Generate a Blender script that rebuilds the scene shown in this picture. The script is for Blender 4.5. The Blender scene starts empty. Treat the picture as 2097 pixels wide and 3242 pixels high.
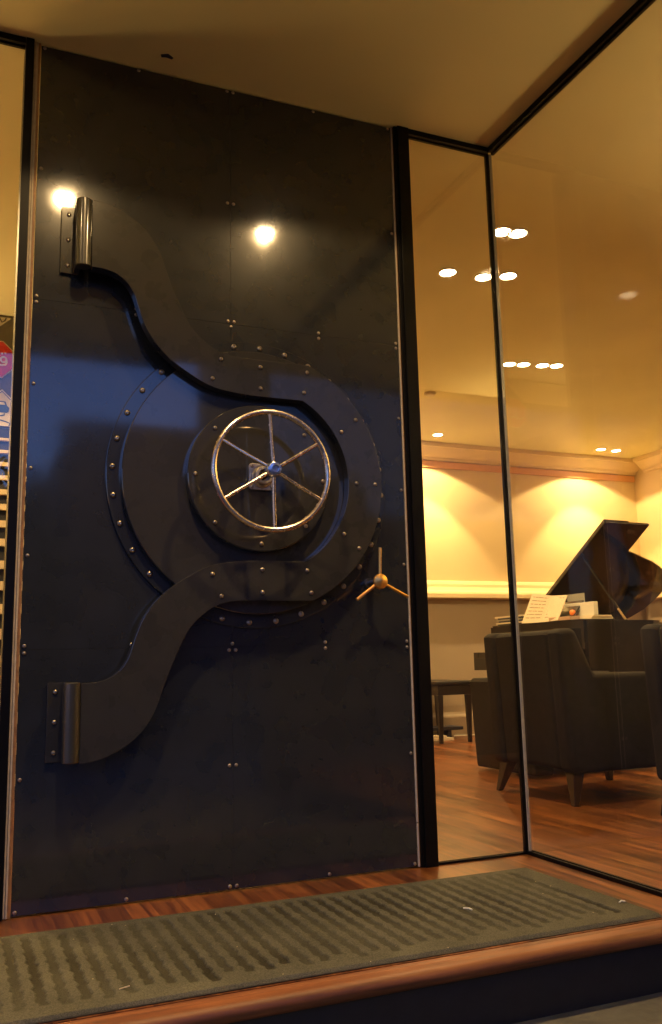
import bpy, bmesh, math, random
from mathutils import Vector, Matrix
random.seed(7)
R = math.radians
scene = bpy.context.scene
COL = scene.collection
H = 3.0

# ------------------------------------------------------------------ materials
def new_mat(name):
    m = bpy.data.materials.new(name); m.use_nodes = True
    nt = m.node_tree
    for n in list(nt.nodes): nt.nodes.remove(n)
    out = nt.nodes.new('ShaderNodeOutputMaterial')
    return m, nt, out
def N(nt, t, **kw):
    n = nt.nodes.new(t)
    for k, v in kw.items():
        if hasattr(n, k) and k not in n.inputs.keys(): setattr(n, k, v)
        else: n.inputs[k].default_value = v
    return n
def principled(name, col, rough=.5, metal=0., coat=0., coat_r=.03, spec=.5, noise=0., nscale=20., bump=0., bscale=200., rvar=0.):
    m, nt, out = new_mat(name)
    b = nt.nodes.new('ShaderNodeBsdfPrincipled')
    b.inputs['Base Color'].default_value = (*col, 1)
    b.inputs['Roughness'].default_value = rough
    b.inputs['Metallic'].default_value = metal
    b.inputs['Coat Weight'].default_value = coat
    b.inputs['Coat Roughness'].default_value = coat_r; b.inputs['Coat IOR'].default_value = 1.62
    b.inputs['Specular IOR Level'].default_value = spec
    nt.links.new(b.outputs[0], out.inputs[0])
    tc = nt.nodes.new('ShaderNodeTexCoord')
    if noise or rvar:
        n = nt.nodes.new('ShaderNodeTexNoise'); n.inputs['Scale'].default_value = nscale; n.inputs['Detail'].default_value = 6
        nt.links.new(tc.outputs['Object'], n.inputs['Vector'])
        if noise:
            mp = nt.nodes.new('ShaderNodeMapRange'); mp.inputs[1].default_value = .3; mp.inputs[2].default_value = .7
            mp.inputs[3].default_value = 1 - noise; mp.inputs[4].default_value = 1 + noise
            nt.links.new(n.outputs[0], mp.inputs[0])
            mx = nt.nodes.new('ShaderNodeVectorMath'); mx.operation = 'SCALE'; mx.inputs[0].default_value = col
            nt.links.new(mp.outputs[0], mx.inputs['Scale']); nt.links.new(mx.outputs[0], b.inputs['Base Color'])
        if rvar:
            mp = nt.nodes.new('ShaderNodeMapRange'); mp.inputs[1].default_value = .3; mp.inputs[2].default_value = .7
            mp.inputs[3].default_value = max(0, rough - rvar); mp.inputs[4].default_value = rough + rvar
            nt.links.new(n.outputs[0], mp.inputs[0]); nt.links.new(mp.outputs[0], b.inputs['Roughness'])
            if coat:   # handling marks: slow change of the gloss of the top coat
                n4 = nt.nodes.new('ShaderNodeTexNoise'); n4.inputs['Scale'].default_value = 4.5; n4.inputs['Detail'].default_value = 8; n4.inputs['Roughness'].default_value = .65; n4.inputs['Distortion'].default_value = 1.2
                nt.links.new(tc.outputs['Object'], n4.inputs['Vector'])
                m4 = nt.nodes.new('ShaderNodeMapRange'); m4.inputs[1].default_value = .35; m4.inputs[2].default_value = .7; m4.inputs[3].default_value = coat_r*.75; m4.inputs[4].default_value = coat_r*1.35
                nt.links.new(n4.outputs[0], m4.inputs[0]); nt.links.new(m4.outputs[0], b.inputs['Coat Roughness'])
    if bump:
        n2 = nt.nodes.new('ShaderNodeTexNoise'); n2.inputs['Scale'].default_value = bscale; n2.inputs['Detail'].default_value = 4
        nt.links.new(tc.outputs['Object'], n2.inputs['Vector'])
        bp = nt.nodes.new('ShaderNodeBump'); bp.inputs['Strength'].default_value = bump; bp.inputs['Distance'].default_value = .002
        nt.links.new(n2.outputs[0], bp.inputs['Height']); nt.links.new(bp.outputs[0], b.inputs['Normal'])
    return m
def emission(name, col, s):
    m, nt, out = new_mat(name)
    e = nt.nodes.new('ShaderNodeEmission'); e.inputs[0].default_value = (*col, 1); e.inputs[1].default_value = s
    nt.links.new(e.outputs[0], out.inputs[0]); return m
def glass_mat(name, tint=(.97, .975, .96)):
    # thin architectural pane: clear transmission plus a Schlick mirror reflection, the same from both sides
    m, nt, out = new_mat(name)
    g = nt.nodes.new('ShaderNodeNewGeometry')
    dt = nt.nodes.new('ShaderNodeVectorMath'); dt.operation = 'DOT_PRODUCT'
    nt.links.new(g.outputs['Normal'], dt.inputs[0]); nt.links.new(g.outputs['Incoming'], dt.inputs[1])
    a = N(nt, 'ShaderNodeMath', operation='ABSOLUTE'); nt.links.new(dt.outputs['Value'], a.inputs[0])
    s = N(nt, 'ShaderNodeMath', operation='SUBTRACT'); s.inputs[0].default_value = 1; nt.links.new(a.outputs[0], s.inputs[1])
    p = N(nt, 'ShaderNodeMath', operation='POWER'); p.inputs[1].default_value = 5; nt.links.new(s.outputs[0], p.inputs[0])
    ma = N(nt, 'ShaderNodeMath', operation='MULTIPLY_ADD'); ma.inputs[1].default_value = .935; ma.inputs[2].default_value = .065
    nt.links.new(p.outputs[0], ma.inputs[0])
    t = nt.nodes.new('ShaderNodeBsdfTransparent'); t.inputs[0].default_value = (*tint, 1)
    gl = nt.nodes.new('ShaderNodeBsdfGlossy'); gl.inputs['Roughness'].default_value = .0
    mx = nt.nodes.new('ShaderNodeMixShader')
    nt.links.new(ma.outputs[0], mx.inputs[0]); nt.links.new(t.outputs[0], mx.inputs[1]); nt.links.new(gl.outputs[0], mx.inputs[2])
    # faint smudges on the pane, with a painted veil of haze mixed in
    tc = nt.nodes.new('ShaderNodeTexCoord'); n = nt.nodes.new('ShaderNodeTexNoise'); n.inputs['Scale'].default_value = 2.3; n.inputs['Detail'].default_value = 9; n.inputs['Roughness'].default_value = .7; n.inputs['Distortion'].default_value = 1.5
    nt.links.new(tc.outputs['Object'], n.inputs['Vector'])
    mr = nt.nodes.new('ShaderNodeMapRange'); mr.inputs[1].default_value = .35; mr.inputs[2].default_value = .75; mr.inputs[3].default_value = .001; mr.inputs[4].default_value = .013
    nt.links.new(n.outputs[0], mr.inputs[0])
    df = nt.nodes.new('ShaderNodeBsdfDiffuse'); df.inputs[0].default_value = (.7, .68, .6, 1)
    m3 = nt.nodes.new('ShaderNodeMixShader'); nt.links.new(mr.outputs[0], m3.inputs[0]); nt.links.new(mx.outputs[0], m3.inputs[1]); nt.links.new(df.outputs[0], m3.inputs[2])
    nt.links.new(m3.outputs[0], out.inputs[0]); return m
def wood_mat(name, base, dark, light, rough=.32, plank=.085, along='Y', length=.9, grain=1.0):
    m, nt, out = new_mat(name)
    b = nt.nodes.new('ShaderNodeBsdfPrincipled'); nt.links.new(b.outputs[0], out.inputs[0])
    tc = nt.nodes.new('ShaderNodeTexCoord')
    mp = nt.nodes.new('ShaderNodeMapping')
    if along == 'Y': mp.inputs['Rotation'].default_value = (0, 0, R(90))
    nt.links.new(tc.outputs['Object'], mp.inputs['Vector'])
    br = nt.nodes.new('ShaderNodeTexBrick'); br.offset = .37; br.offset_frequency = 2; br.squash = 1
    br.inputs['Color1'].default_value = (0, 0, 0, 1); br.inputs['Color2'].default_value = (1, 1, 1, 1); br.inputs['Mortar'].default_value = (.5, .5, .5, 1)
    br.inputs['Scale'].default_value = 1; br.inputs['Mortar Size'].default_value = .0009; br.inputs['Mortar Smooth'].default_value = .4
    br.inputs['Brick Width'].default_value = length; br.inputs['Row Height'].default_value = plank
    nt.links.new(mp.outputs[0], br.inputs['Vector'])
    # grain stretched along the boards, shifted per board
    ad = nt.nodes.new('ShaderNodeVectorMath'); ad.operation = 'MULTIPLY_ADD'
    ad.inputs[1].default_value = (9, 9, 9)
    nt.links.new(br.outputs['Color'], ad.inputs[0]); nt.links.new(mp.outputs[0], ad.inputs[2])
    m2 = nt.nodes.new('ShaderNodeMapping'); m2.inputs['Scale'].default_value = (2.2, 34, 34)
    nt.links.new(ad.outputs[0], m2.inputs['Vector'])
    n = nt.nodes.new('ShaderNodeTexNoise'); n.inputs['Scale'].default_value = 1; n.inputs['Detail'].default_value = 9; n.inputs['Roughness'].default_value = .62; n.inputs['Distortion'].default_value = .5
    nt.links.new(m2.outputs[0], n.inputs['Vector'])
    cr = nt.nodes.new('ShaderNodeValToRGB')
    cr.color_ramp.elements[0].position = .34; cr.color_ramp.elements[0].color = (*dark, 1)
    cr.color_ramp.elements[1].position = .68; cr.color_ramp.elements[1].color = (*light, 1)
    e = cr.color_ramp.elements.new(.5); e.color = (*base, 1)
    nt.links.new(n.outputs[0], cr.inputs[0])
    # per board tone
    sp = nt.nodes.new('ShaderNodeSeparateColor'); nt.links.new(br.outputs['Color'], sp.inputs[0])
    tr = nt.nodes.new('ShaderNodeMapRange'); tr.inputs[3].default_value = .55; tr.inputs[4].default_value = 1.35
    nt.links.new(sp.outputs[0], tr.inputs[0])
    mr = nt.nodes.new('ShaderNodeMapRange'); mr.inputs[3].default_value = 1; mr.inputs[4].default_value = .4
    nt.links.new(br.outputs['Fac'], mr.inputs[0])
    mm = N(nt, 'ShaderNodeMath', operation='MULTIPLY'); nt.links.new(tr.outputs[0], mm.inputs[0]); nt.links.new(mr.outputs[0], mm.inputs[1])
    sc = nt.nodes.new('ShaderNodeVectorMath'); sc.operation = 'SCALE'
    nt.links.new(cr.outputs[0], sc.inputs[0]); nt.links.new(mm.outputs[0], sc.inputs['Scale'])
    nt.links.new(sc.outputs[0], b.inputs['Base Color'])
    rr = nt.nodes.new('ShaderNodeMapRange'); rr.inputs[3].default_value = rough - .06; rr.inputs[4].default_value = rough + .1
    nt.links.new(n.outputs[0], rr.inputs[0]); nt.links.new(rr.outputs[0], b.inputs['Roughness'])
    bp = nt.nodes.new('ShaderNodeBump'); bp.inputs['Strength'].default_value = .15; bp.inputs['Distance'].default_value = .001
    nt.links.new(n.outputs[0], bp.inputs['Height']); nt.links.new(bp.outputs[0], b.inputs['Normal'])
    return m

M = {}
M['door'] = principled('black_door_paint', (.0205, .0228, .0255), .28, coat=1., coat_r=.07, spec=.15, noise=.12, nscale=9, rvar=.03, bump=.02, bscale=60)
M['door_plate'] = principled('black_plate_paint', (.0325, .0310, .0265), .28, coat=1., coat_r=.055, spec=.15, noise=.12, nscale=11, rvar=.03, bump=.02, bscale=70)
M['barrel'] = principled('olive_black_gloss', (.035, .032, .02), .3, coat=.8, coat_r=.12, spec=.7, noise=.1)
M['screw'] = principled('dull_zinc_screw', (.40, .34, .26), .36, metal=1., noise=.15, nscale=300)
M['steel'] = principled('brushed_steel', (.72, .60, .45), .24, metal=1., noise=.1, nscale=60, rvar=.06, bump=.1, bscale=500)
M['cast'] = principled('cast_grey_metal', (.52, .47, .4), .42, metal=.9, noise=.15, nscale=80, bump=.4, bscale=220)
M['cap'] = principled('bluish_plated_steel', (.55, .62, .75), .25, metal=1.)
M['dark'] = principled('dark_recess', (.01, .01, .01), .6)
M['brass'] = principled('polished_brass', (.82, .47, .13), .36, metal=1., noise=.08, nscale=70, bump=.08, bscale=400)
M['frame'] = principled('black_anodised_frame', (.004, .0035, .003), .42, spec=.15, noise=.2, nscale=15)
M['edge_cream'] = principled('cream_edge_laminate', (.55, .46, .33), .5, noise=.15, nscale=40)
M['edge_wood'] = principled('brown_wood_lipping', (.30, .15, .05), .5, noise=.25, nscale=50)
M['seal'] = principled('grey_silicone_edge', (.50, .48, .42), .25, noise=.1)
M['glass'] = glass_mat('clear_pane')
M['ceiling'] = principled('cream_ceiling_paint', (.80, .77, .43), .55, spec=.25, noise=.05, nscale=1.3, bump=.25, bscale=260)
M['wall'] = principled('warm_cream_wall_paint', (.84, .70, .43), .6, spec=.2, noise=.04, nscale=2, bump=.2, bscale=200)
M['wains'] = principled('taupe_shaded_wainscot', (.40, .33, .24), .55, spec=.3, noise=.05, nscale=2.5)  # taupe darkened to hold the shade below the chair rail
M['orange'] = principled('frieze_bounce_orange', (.82, .46, .20), .6)  # shade and warm bounce under the crown put into the colour
M['floor'] = wood_mat('cherry_floor_boards', (.175, .058, .015), (.07, .022, .007), (.31, .115, .031), .3, .085, 'Y', 1.1)
M['nosing'] = wood_mat('cherry_nosing_board', (.185, .058, .016), (.10, .030, .009), (.27, .095, .028), .5, .4, 'X', 2.4)
M['riser'] = principled('black_riser_board', (.012, .012, .014), .5, noise=.2)
M['concrete'] = principled('grey_concrete', (.10, .098, .08), .85, noise=.25, nscale=14, bump=.6, bscale=90)
M['asphalt'] = principled('asphalt', (.022, .021, .020), .9, noise=.3, nscale=20, bump=.5, bscale=60)
M['facade'] = principled('dark_facade_render', (.06, .055, .05), .9, noise=.2, nscale=1)
M['leaf'] = principled('dark_foliage', (.03, .05, .02), .8)
M['bark'] = principled('bark', (.05, .035, .025), .9)
M['fabric'] = principled('charcoal_wool', (.026, .023, .019), .9, spec=.2, noise=.15, nscale=30, bump=.5, bscale=600)
M['leg_wood'] = principled('dark_walnut_leg', (.018, .012, .008), .45)
M['leather'] = principled('dark_padded_seat', (.018, .015, .013), .6, bump=.2, bscale=150)
M['lacquer'] = principled('black_piano_lacquer', (.005, .005, .005), .2, coat=.6, coat_r=.03, spec=.25)
M['goldplate'] = principled('gold_iron_frame', (.45, .27, .09), .35, metal=.8)
M['ivory'] = principled('ivory_keys', (.75, .7, .58), .3)
M['paper'] = principled('cream_paper', (.78, .70, .52), .8, noise=.03)
M['white'] = principled('white_card', (.78, .78, .66), .7)
M['ink'] = principled('grey_ink', (.35, .29, .2), .8)
M['greycard'] = principled('grey_card', (.33, .33, .28), .7)
M['pink'] = principled('pinkish_cover', (.55, .38, .26), .7)
M['orange_fruit'] = principled('orange_peel', (.85, .24, .03), .45, bump=.4, bscale=400)
M['bookdark'] = principled('dark_book_cover', (.03, .035, .06), .5)
M['lampglow'] = emission('warm_lamp_lens', (1, .74, .42), 8)
M['trim_white'] = principled('white_lamp_trim', (.8, .76, .66), .4)
M['detector'] = principled('white_plastic', (.75, .7, .6), .4)
M['sign_red'] = principled('red_sign_face', (.62, .02, .015), .4)
M['sign_white'] = principled('white_sign_face', (.8, .74, .64), .4)
M['sign_blue'] = principled('blue_sign_ink', (.03, .08, .30), .5)
M['board_olive'] = principled('olive_grey_board', (.12, .11, .08), .6, noise=.2, nscale=25)
M['board_black'] = principled('black_board', (.012, .012, .012), .5)
M['slat'] = principled('cream_slat', (.70, .56, .34), .5, noise=.08, nscale=30)
# mat with darker wool in its grooves (the groove mask is a vertex attribute laid out on the mat itself)
def mat_mat():
    m, nt, out = new_mat('ribbed_carpet')
    b = nt.nodes.new('ShaderNodeBsdfPrincipled'); nt.links.new(b.outputs[0], out.inputs[0])
    b.inputs['Roughness'].default_value = .95; b.inputs['Specular IOR Level'].default_value = .1
    at = nt.nodes.new('ShaderNodeAttribute'); at.attribute_name = 'groove'
    tc = nt.nodes.new('ShaderNodeTexCoord')
    n = nt.nodes.new('ShaderNodeTexNoise'); n.inputs['Scale'].default_value = 330; n.inputs['Detail'].default_value = 3; nt.links.new(tc.outputs['Object'], n.inputs['Vector'])
    n3 = nt.nodes.new('ShaderNodeTexNoise'); n3.inputs['Scale'].default_value = 6; n3.inputs['Detail'].default_value = 5; nt.links.new(tc.outputs['Object'], n3.inputs['Vector'])
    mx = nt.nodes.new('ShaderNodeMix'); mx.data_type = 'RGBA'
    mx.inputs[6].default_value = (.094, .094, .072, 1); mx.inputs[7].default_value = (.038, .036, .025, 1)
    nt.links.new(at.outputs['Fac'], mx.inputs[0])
    mr = nt.nodes.new('ShaderNodeMapRange'); mr.inputs[1].default_value = .25; mr.inputs[2].default_value = .75; mr.inputs[3].default_value = .55; mr.inputs[4].default_value = 1.45
    nt.links.new(n.outputs[0], mr.inputs[0])
    mr3 = nt.nodes.new('ShaderNodeMapRange'); mr3.inputs[1].default_value = .3; mr3.inputs[2].default_value = .7; mr3.inputs[3].default_value = .85; mr3.inputs[4].default_value = 1.15
    nt.links.new(n3.outputs[0], mr3.inputs[0])
    mu = N(nt, 'ShaderNodeMath', operation='MULTIPLY'); nt.links.new(mr.outputs[0], mu.inputs[0]); nt.links.new(mr3.outputs[0], mu.inputs[1])
    sc = nt.nodes.new('ShaderNodeVectorMath'); sc.operation = 'SCALE'; nt.links.new(mx.outputs[2], sc.inputs[0]); nt.links.new(mu.outputs[0], sc.inputs['Scale'])
    # pale lint specks
    v = nt.nodes.new('ShaderNodeTexVoronoi'); v.inputs['Scale'].default_value = 26; nt.links.new(tc.outputs['Object'], v.inputs['Vector'])
    lt = N(nt, 'ShaderNodeMath', operation='LESS_THAN'); lt.inputs[1].default_value = .055; nt.links.new(v.outputs['Distance'], lt.inputs[0])
    cs = nt.nodes.new('ShaderNodeSeparateColor'); nt.links.new(v.outputs['Color'], cs.inputs[0])
    g = N(nt, 'ShaderNodeMath', operation='GREATER_THAN'); g.inputs[1].default_value = .8; nt.links.new(cs.outputs[0], g.inputs[0])
    m2 = N(nt, 'ShaderNodeMath', operation='MULTIPLY'); nt.links.new(lt.outputs[0], m2.inputs[0]); nt.links.new(g.outputs[0], m2.inputs[1])
    mx2 = nt.nodes.new('ShaderNodeMix'); mx2.data_type = 'RGBA'; mx2.inputs[7].default_value = (.42, .36, .24, 1)
    nt.links.new(m2.outputs[0], mx2.inputs[0]); nt.links.new(sc.outputs[0], mx2.inputs[6]); nt.links.new(mx2.outputs[2], b.inputs['Base Color'])
    bp = nt.nodes.new('ShaderNodeBump'); bp.inputs['Strength'].default_value = .9; bp.inputs['Distance'].default_value = .003
    nt.links.new(n.outputs[0], bp.inputs['Height']); nt.links.new(bp.outputs[0], b.inputs['Normal'])
    return m
M['mat'] = mat_mat()

# ------------------------------------------------------------------ object helpers
def tag(o, label=None, cat=None, group=None, kind=None):
    if label: o['label'] = label
    if cat: o['category'] = cat
    if group: o['group'] = group
    if kind: o['kind'] = kind
    return o
def thing(name, label, cat, loc=(0, 0, 0), rz=0, group=None):
    o = bpy.data.objects.new(name, None); COL.objects.link(o); o.empty_display_size = .05
    o.location = loc; o.rotation_euler = (0, 0, rz)
    return tag(o, label, cat, group)
def link(name, bm, mat, parent=None, smooth=False, bevel=0, seg=2, local=False, label=None):
    """bm in world coordinates; local=True means already in the parent's coordinates"""
    bmesh.ops.recalc_face_normals(bm, faces=bm.faces)
    if parent is not None and not local:
        bmesh.ops.transform(bm, matrix=pw(parent).inverted(), verts=bm.verts)
    me = bpy.data.meshes.new(name); bm.to_mesh(me); bm.free()
    me.materials.append(M[mat] if isinstance(mat, str) else mat)
    o = bpy.data.objects.new(name, me); COL.objects.link(o)
    if parent is not None: o.parent = parent
    if smooth:
        for p in me.polygons: p.use_smooth = True
        try: me.set_sharp_from_angle(angle=R(24))
        except Exception: pass
    if bevel:
        md = o.modifiers.new('bevel', 'BEVEL'); md.width = bevel; md.segments = seg; md.limit_method = 'ANGLE'; md.angle_limit = R(50)
        md.harden_normals = False
    if label: o['label'] = label
    return o
def pw(o):
    m = Matrix.LocRotScale(o.location, o.rotation_euler, o.scale)
    return pw(o.parent) @ m if o.parent else m
def box(bm, x0, x1, y0, y1, z0, z1):
    v = [bm.verts.new(c) for c in ((x0,y0,z0),(x1,y0,z0),(x1,y1,z0),(x0,y1,z0),(x0,y0,z1),(x1,y0,z1),(x1,y1,z1),(x0,y1,z1))]
    for f in ((0,3,2,1),(4,5,6,7),(0,1,5,4),(1,2,6,5),(2,3,7,6),(3,0,4,7)): bm.faces.new([v[i] for i in f])
    return v
def bx(*a):
    bm = bmesh.new(); box(bm, *a); return bm
def bxs(*L):
    bm = bmesh.new()
    for a in L: box(bm, *a)
    return bm
def prism(pts, axis, a, b, bm=None):
    """extrude a 2-D outline along axis from a to b. axis 'y': pts are (x,z); 'x': (y,z); 'z': (x,y)"""
    bm = bm or bmesh.new()
    def P(u, v, w):
        return {'y': (u, w, v), 'x': (w, u, v), 'z': (u, v, w)}[axis]
    lo = [bm.verts.new(P(u, v, a)) for u, v in pts]; hi = [bm.verts.new(P(u, v, b)) for u, v in pts]
    bm.faces.new(lo); bm.faces.new(hi[::-1])
    n = len(pts)
    for i in range(n): bm.faces.new((lo[i], lo[(i+1) % n], hi[(i+1) % n], hi[i]))
    return bm
def lathe(prof, c, axis='y', n=48, bm=None):
    """prof: (radius, offset along axis) pairs; closed to the axis where radius is 0"""
    bm = bm or bmesh.new(); rings = []
    for r, h in prof:
        ring = []
        for k in range(1 if r == 0 else n):
            t = 2*math.pi*k/n; u, v = r*math.cos(t), r*math.sin(t)
            q = {'y': (c[0]+u, c[1]+h, c[2]+v), 'z': (c[0]+u, c[1]+v, c[2]+h), 'x': (c[0]+h, c[1]+u, c[2]+v)}[axis]
            ring.append(bm.verts.new(q))
        rings.append(ring)
    for a, b in zip(rings, rings[1:]):
        for k in range(n):
            i, j = k, (k+1) % n
            if len(a) == 1 and len(b) == 1: continue
            if len(a) == 1: bm.faces.new((a[0], b[i], b[j]))
            elif len(b) == 1: bm.faces.new((a[i], a[j], b[0]))
            else: bm.faces.new((a[i], a[j], b[j], b[i]))
    return bm
def tube(pts, r, n=12, bm=None, closed=False, taper=None):
    bm = bm or bmesh.new(); pts = [Vector(p) for p in pts]; rings = []
    m = len(pts)
    for i, p in enumerate(pts):
        if closed: d = pts[(i+1) % m] - pts[i-1]
        else: d = pts[min(i+1, m-1)] - pts[max(i-1, 0)]
        d.normalize(); up = Vector((0, 1, 0)) if abs(d.y) < .9 else Vector((0, 0, 1))
        s = d.cross(up).normalized(); t = s.cross(d)
        rr = r if taper is None else r*(1 + (taper-1)*i/(m-1))
        rings.append([bm.verts.new(p + (s*math.cos(2*math.pi*k/n) + t*math.sin(2*math.pi*k/n))*rr) for k in range(n)])
    for i in range(m if closed else m-1):
        a, b = rings[i], rings[(i+1) % m]
        for k in range(n): bm.faces.new((a[k], a[(k+1) % n], b[(k+1) % n], b[k]))
    if not closed:
        bm.faces.new(rings[0][::-1]); bm.faces.new(rings[-1])
    return bm
def strip_poly(pts, w, y0, y1, bm=None):
    """a flat brush stroke in the xz plane, given thickness from y0 to y1"""
    n = len(pts); L = []; Rr = []
    for i, (x, z) in enumerate(pts):
        a = pts[max(i-1, 0)]; b = pts[min(i+1, n-1)]
        dx, dz = b[0]-a[0], b[1]-a[1]; l = math.hypot(dx, dz) or 1
        L.append((x - dz/l*w/2, z + dx/l*w/2)); Rr.append((x + dz/l*w/2, z - dx/l*w/2))
    bm = bm or bmesh.new()
    for i in range(n-1):
        prism([L[i], L[i+1], Rr[i+1], Rr[i]], 'y', y0, y1, bm)
    return bm
def copy_tree(o, parent=None):
    c = o.copy(); COL.objects.link(c)
    if parent is not None: c.parent = parent
    for ch in [k for k in bpy.data.objects if k.parent == o]: copy_tree(ch, c)
    return c

# ------------------------------------------------------------------ setting
def sheet(name, mat, x0, x1, y0, y1, z, thick=.2):
    return tag(link(name, bx(x0, x1, y0, y1, z-thick, z), mat), kind='structure')
sheet('interior_floor', 'floor', -6, 7.1, 0.012, 4.95, 0)
sheet('side_room_floor', 'floor', 1.915, 7.1, -3.2, .012, 0)
sheet('entrance_step', 'floor', -3.0, 1.905, -.905, .012, 0, .16)
ns = [(-.905, -.002)] + [(-.925, -.002), (-.93, -.004), (-.935, .0005)] + [(-.965 - .021*math.sin(t), -.0205 + .021*math.cos(t)) for t in [R(a) for a in range(0, 181, 15)]] + [(-.905, -.0415)]
tag(link('step_nosing', prism(ns, 'x', -3.0, 1.905), 'nosing', smooth=True), kind='structure')
tag(link('step_riser', bx(-3.0, 1.905, -.955, -.905, -.172, -.0425), 'riser'), kind='structure')
tag(link('glass_plinth', bx(1.895, 1.93, -3.2, -.99, -.172, -.004), 'riser'), kind='structure')
gm = bmesh.new()
box(gm, -60, 60, -6.5, -.905, -.37, -.172)
tag(link('pavement', gm, 'concrete'), kind='structure')
tag(link('road', bx(-60, 60, -16, -6.62, -.5, -.30), 'asphalt'), kind='structure')
tag(link('kerb', bx(-60, 60, -6.62, -6.5, -.5, -.168), 'concrete'), kind='structure')
tag(link('far_pavement', bx(-60, 60, -60, -16, -.5, -.17), 'concrete'), kind='structure')
tag(link('ceiling', bx(-6, 7.1, -3.28, 4.95, H, H+.25), 'ceiling'), kind='structure')

def wall(name, label, mat, *a):
    return tag(link(name, bx(*a), mat), label, 'wall')
wall('back_wall', 'cream painted back wall lit by ceiling washers behind the piano', 'wall', 1.3, 7.1, 4.95, 5.1, 0, H)
wall('side_wall', 'cream painted side wall at the far right of the room', 'wall', 7.1, 7.25, -3.2, 5.1, 0, H)
wall('partition_wall', 'cream partition wall carrying the traffic sign poster', 'wall', -6, 1.3, 2.75, 2.9, 0, H)
wall('partition_return', 'short cream wall closing the partition behind the door', 'wall', 1.2, 1.3, 2.9, 4.95, 0, H)
wall('sky_shade_wall', 'dark unseen wall added in the side room to shade off the sky', 'facade', 1.93, 7.1, -3.35, -3.2, -.17, H+.25)  # added to shade off the sky where street glazing would stand
wall('outer_wall', 'dark street wall left of the entrance', 'facade', -6, -3.0, -.1, .1, -.17, H)
wall('end_wall', 'cream wall at the far left end of the lobby', 'wall', -6.15, -6, -.1, 2.9, 0, H)
tag(link('roof_fascia', bx(-6, 7.2, -3.42, -3.285, H-.0, H+.6), 'facade'), 'dark fascia board along the edge of the entrance soffit', 'fascia')

# chair rail, crown, skirting: mouldings with real profiles
rail = [(4.948, 1.57), (4.925, 1.56), (4.905, 1.53), (4.90, 1.50), (4.875, 1.465), (4.83, 1.445), (4.82, 1.425), (4.82, 1.385), (4.86, 1.375), (4.948, 1.372)]
tag(link('chair_rail', prism(rail, 'x', 1.32, 7.09), 'wall'), 'pale moulded chair rail running along the back wall', 'moulding')
railx = [(y - 4.95 + 7.1, z) for y, z in rail]
tag(link('chair_rail', prism([(x, z) for x, z in railx], 'y', -3.19, 4.80), 'wall'), 'pale moulded chair rail on the far right side wall', 'moulding')
crown = [(4.948, 2.84), (4.90, 2.845), (4.895, 2.87), (4.86, 2.885), (4.82, 2.92), (4.79, 2.95), (4.765, 2.955), (4.76, 2.998), (4.948, 2.998)]
tag(link('crown_moulding', prism(crown, 'x', 1.32, 7.09), 'wall'), 'stepped cream crown moulding above the back wall', 'moulding')
tag(link('crown_moulding', prism([(y - 4.95 + 7.1, z) for y, z in crown], 'y', -3.19, 4.74), 'wall'), 'stepped cream crown moulding above the right side wall', 'moulding')
tag(link('frieze_band', bx(1.32, 7.09, 4.93, 4.947, 2.765, 2.835), 'orange'), 'thin band under the back wall crown moulding with orange bounce light painted in', 'moulding')
tag(link('wainscot_panel', bxs((1.32, 7.09, 4.915, 4.948, .22, 1.37)), 'wains'), 'taupe wainscot panelling on the back wall with the shade below the chair rail painted in', 'panelling')
tag(link('wainscot_panel', bxs((7.065, 7.098, -3.19, 4.90, .22, 1.37)), 'wains'), 'taupe wainscot panelling on the right side wall with shade painted in', 'panelling')
sk = [(4.948, .235), (4.905, .232), (4.90, .215), (4.89, .20), (4.885, .185), (4.885, .001), (4.948, .001)]
tag(link('skirting_board', prism(sk, 'x', 1.32, 7.09), 'wains'), 'taupe skirting board with a moulded lip along the back wall', 'moulding')

tag(link('reflection_blocker', bxs((.25, .29, .35, 2.60, .001, 2.30), (.24, .30, .33, .349, .001, 2.32), (.24, .30, 2.601, 2.62, .001, 2.32)), 'board_black', bevel=.003), 'unseen black screen added behind the door to block mirrored slats', 'screen')  # added to keep the slatted rack out of the side glass reflection
# small dark scuff on the soffit
tag(link('ceiling_chip', prism([(.415, -.1), (.44, -.112), (.462, -.098), (.458, -.09), (.436, -.094), (.42, -.088)], 'z', H-.004, H-.0005), 'bookdark'), 'small dark chip in the soffit paint above the door', 'chip')

# ------------------------------------------------------------------ vault door
W = 1.417
CX, CZ = .794, 1.416
door = thing('vault_door', 'black vault-style door with curved hinge arms, steel hand wheel and rows of screws', 'door', (W/2, 0, 0))
xs = [0, .7105, W]; zs = [.006, .8175, 2.0185, 2.992]
g = .0003
for i in range(2):
    for j in range(3):
        link('door_panel', bx(xs[i]+g, xs[i+1]-g, 0, .004, zs[j]+g, zs[j+1]-g), 'door', door, bevel=.0004, seg=1)
link('core', bx(.002, W-.002, .0043, .048, .006, 2.99), 'door', door)
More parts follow.
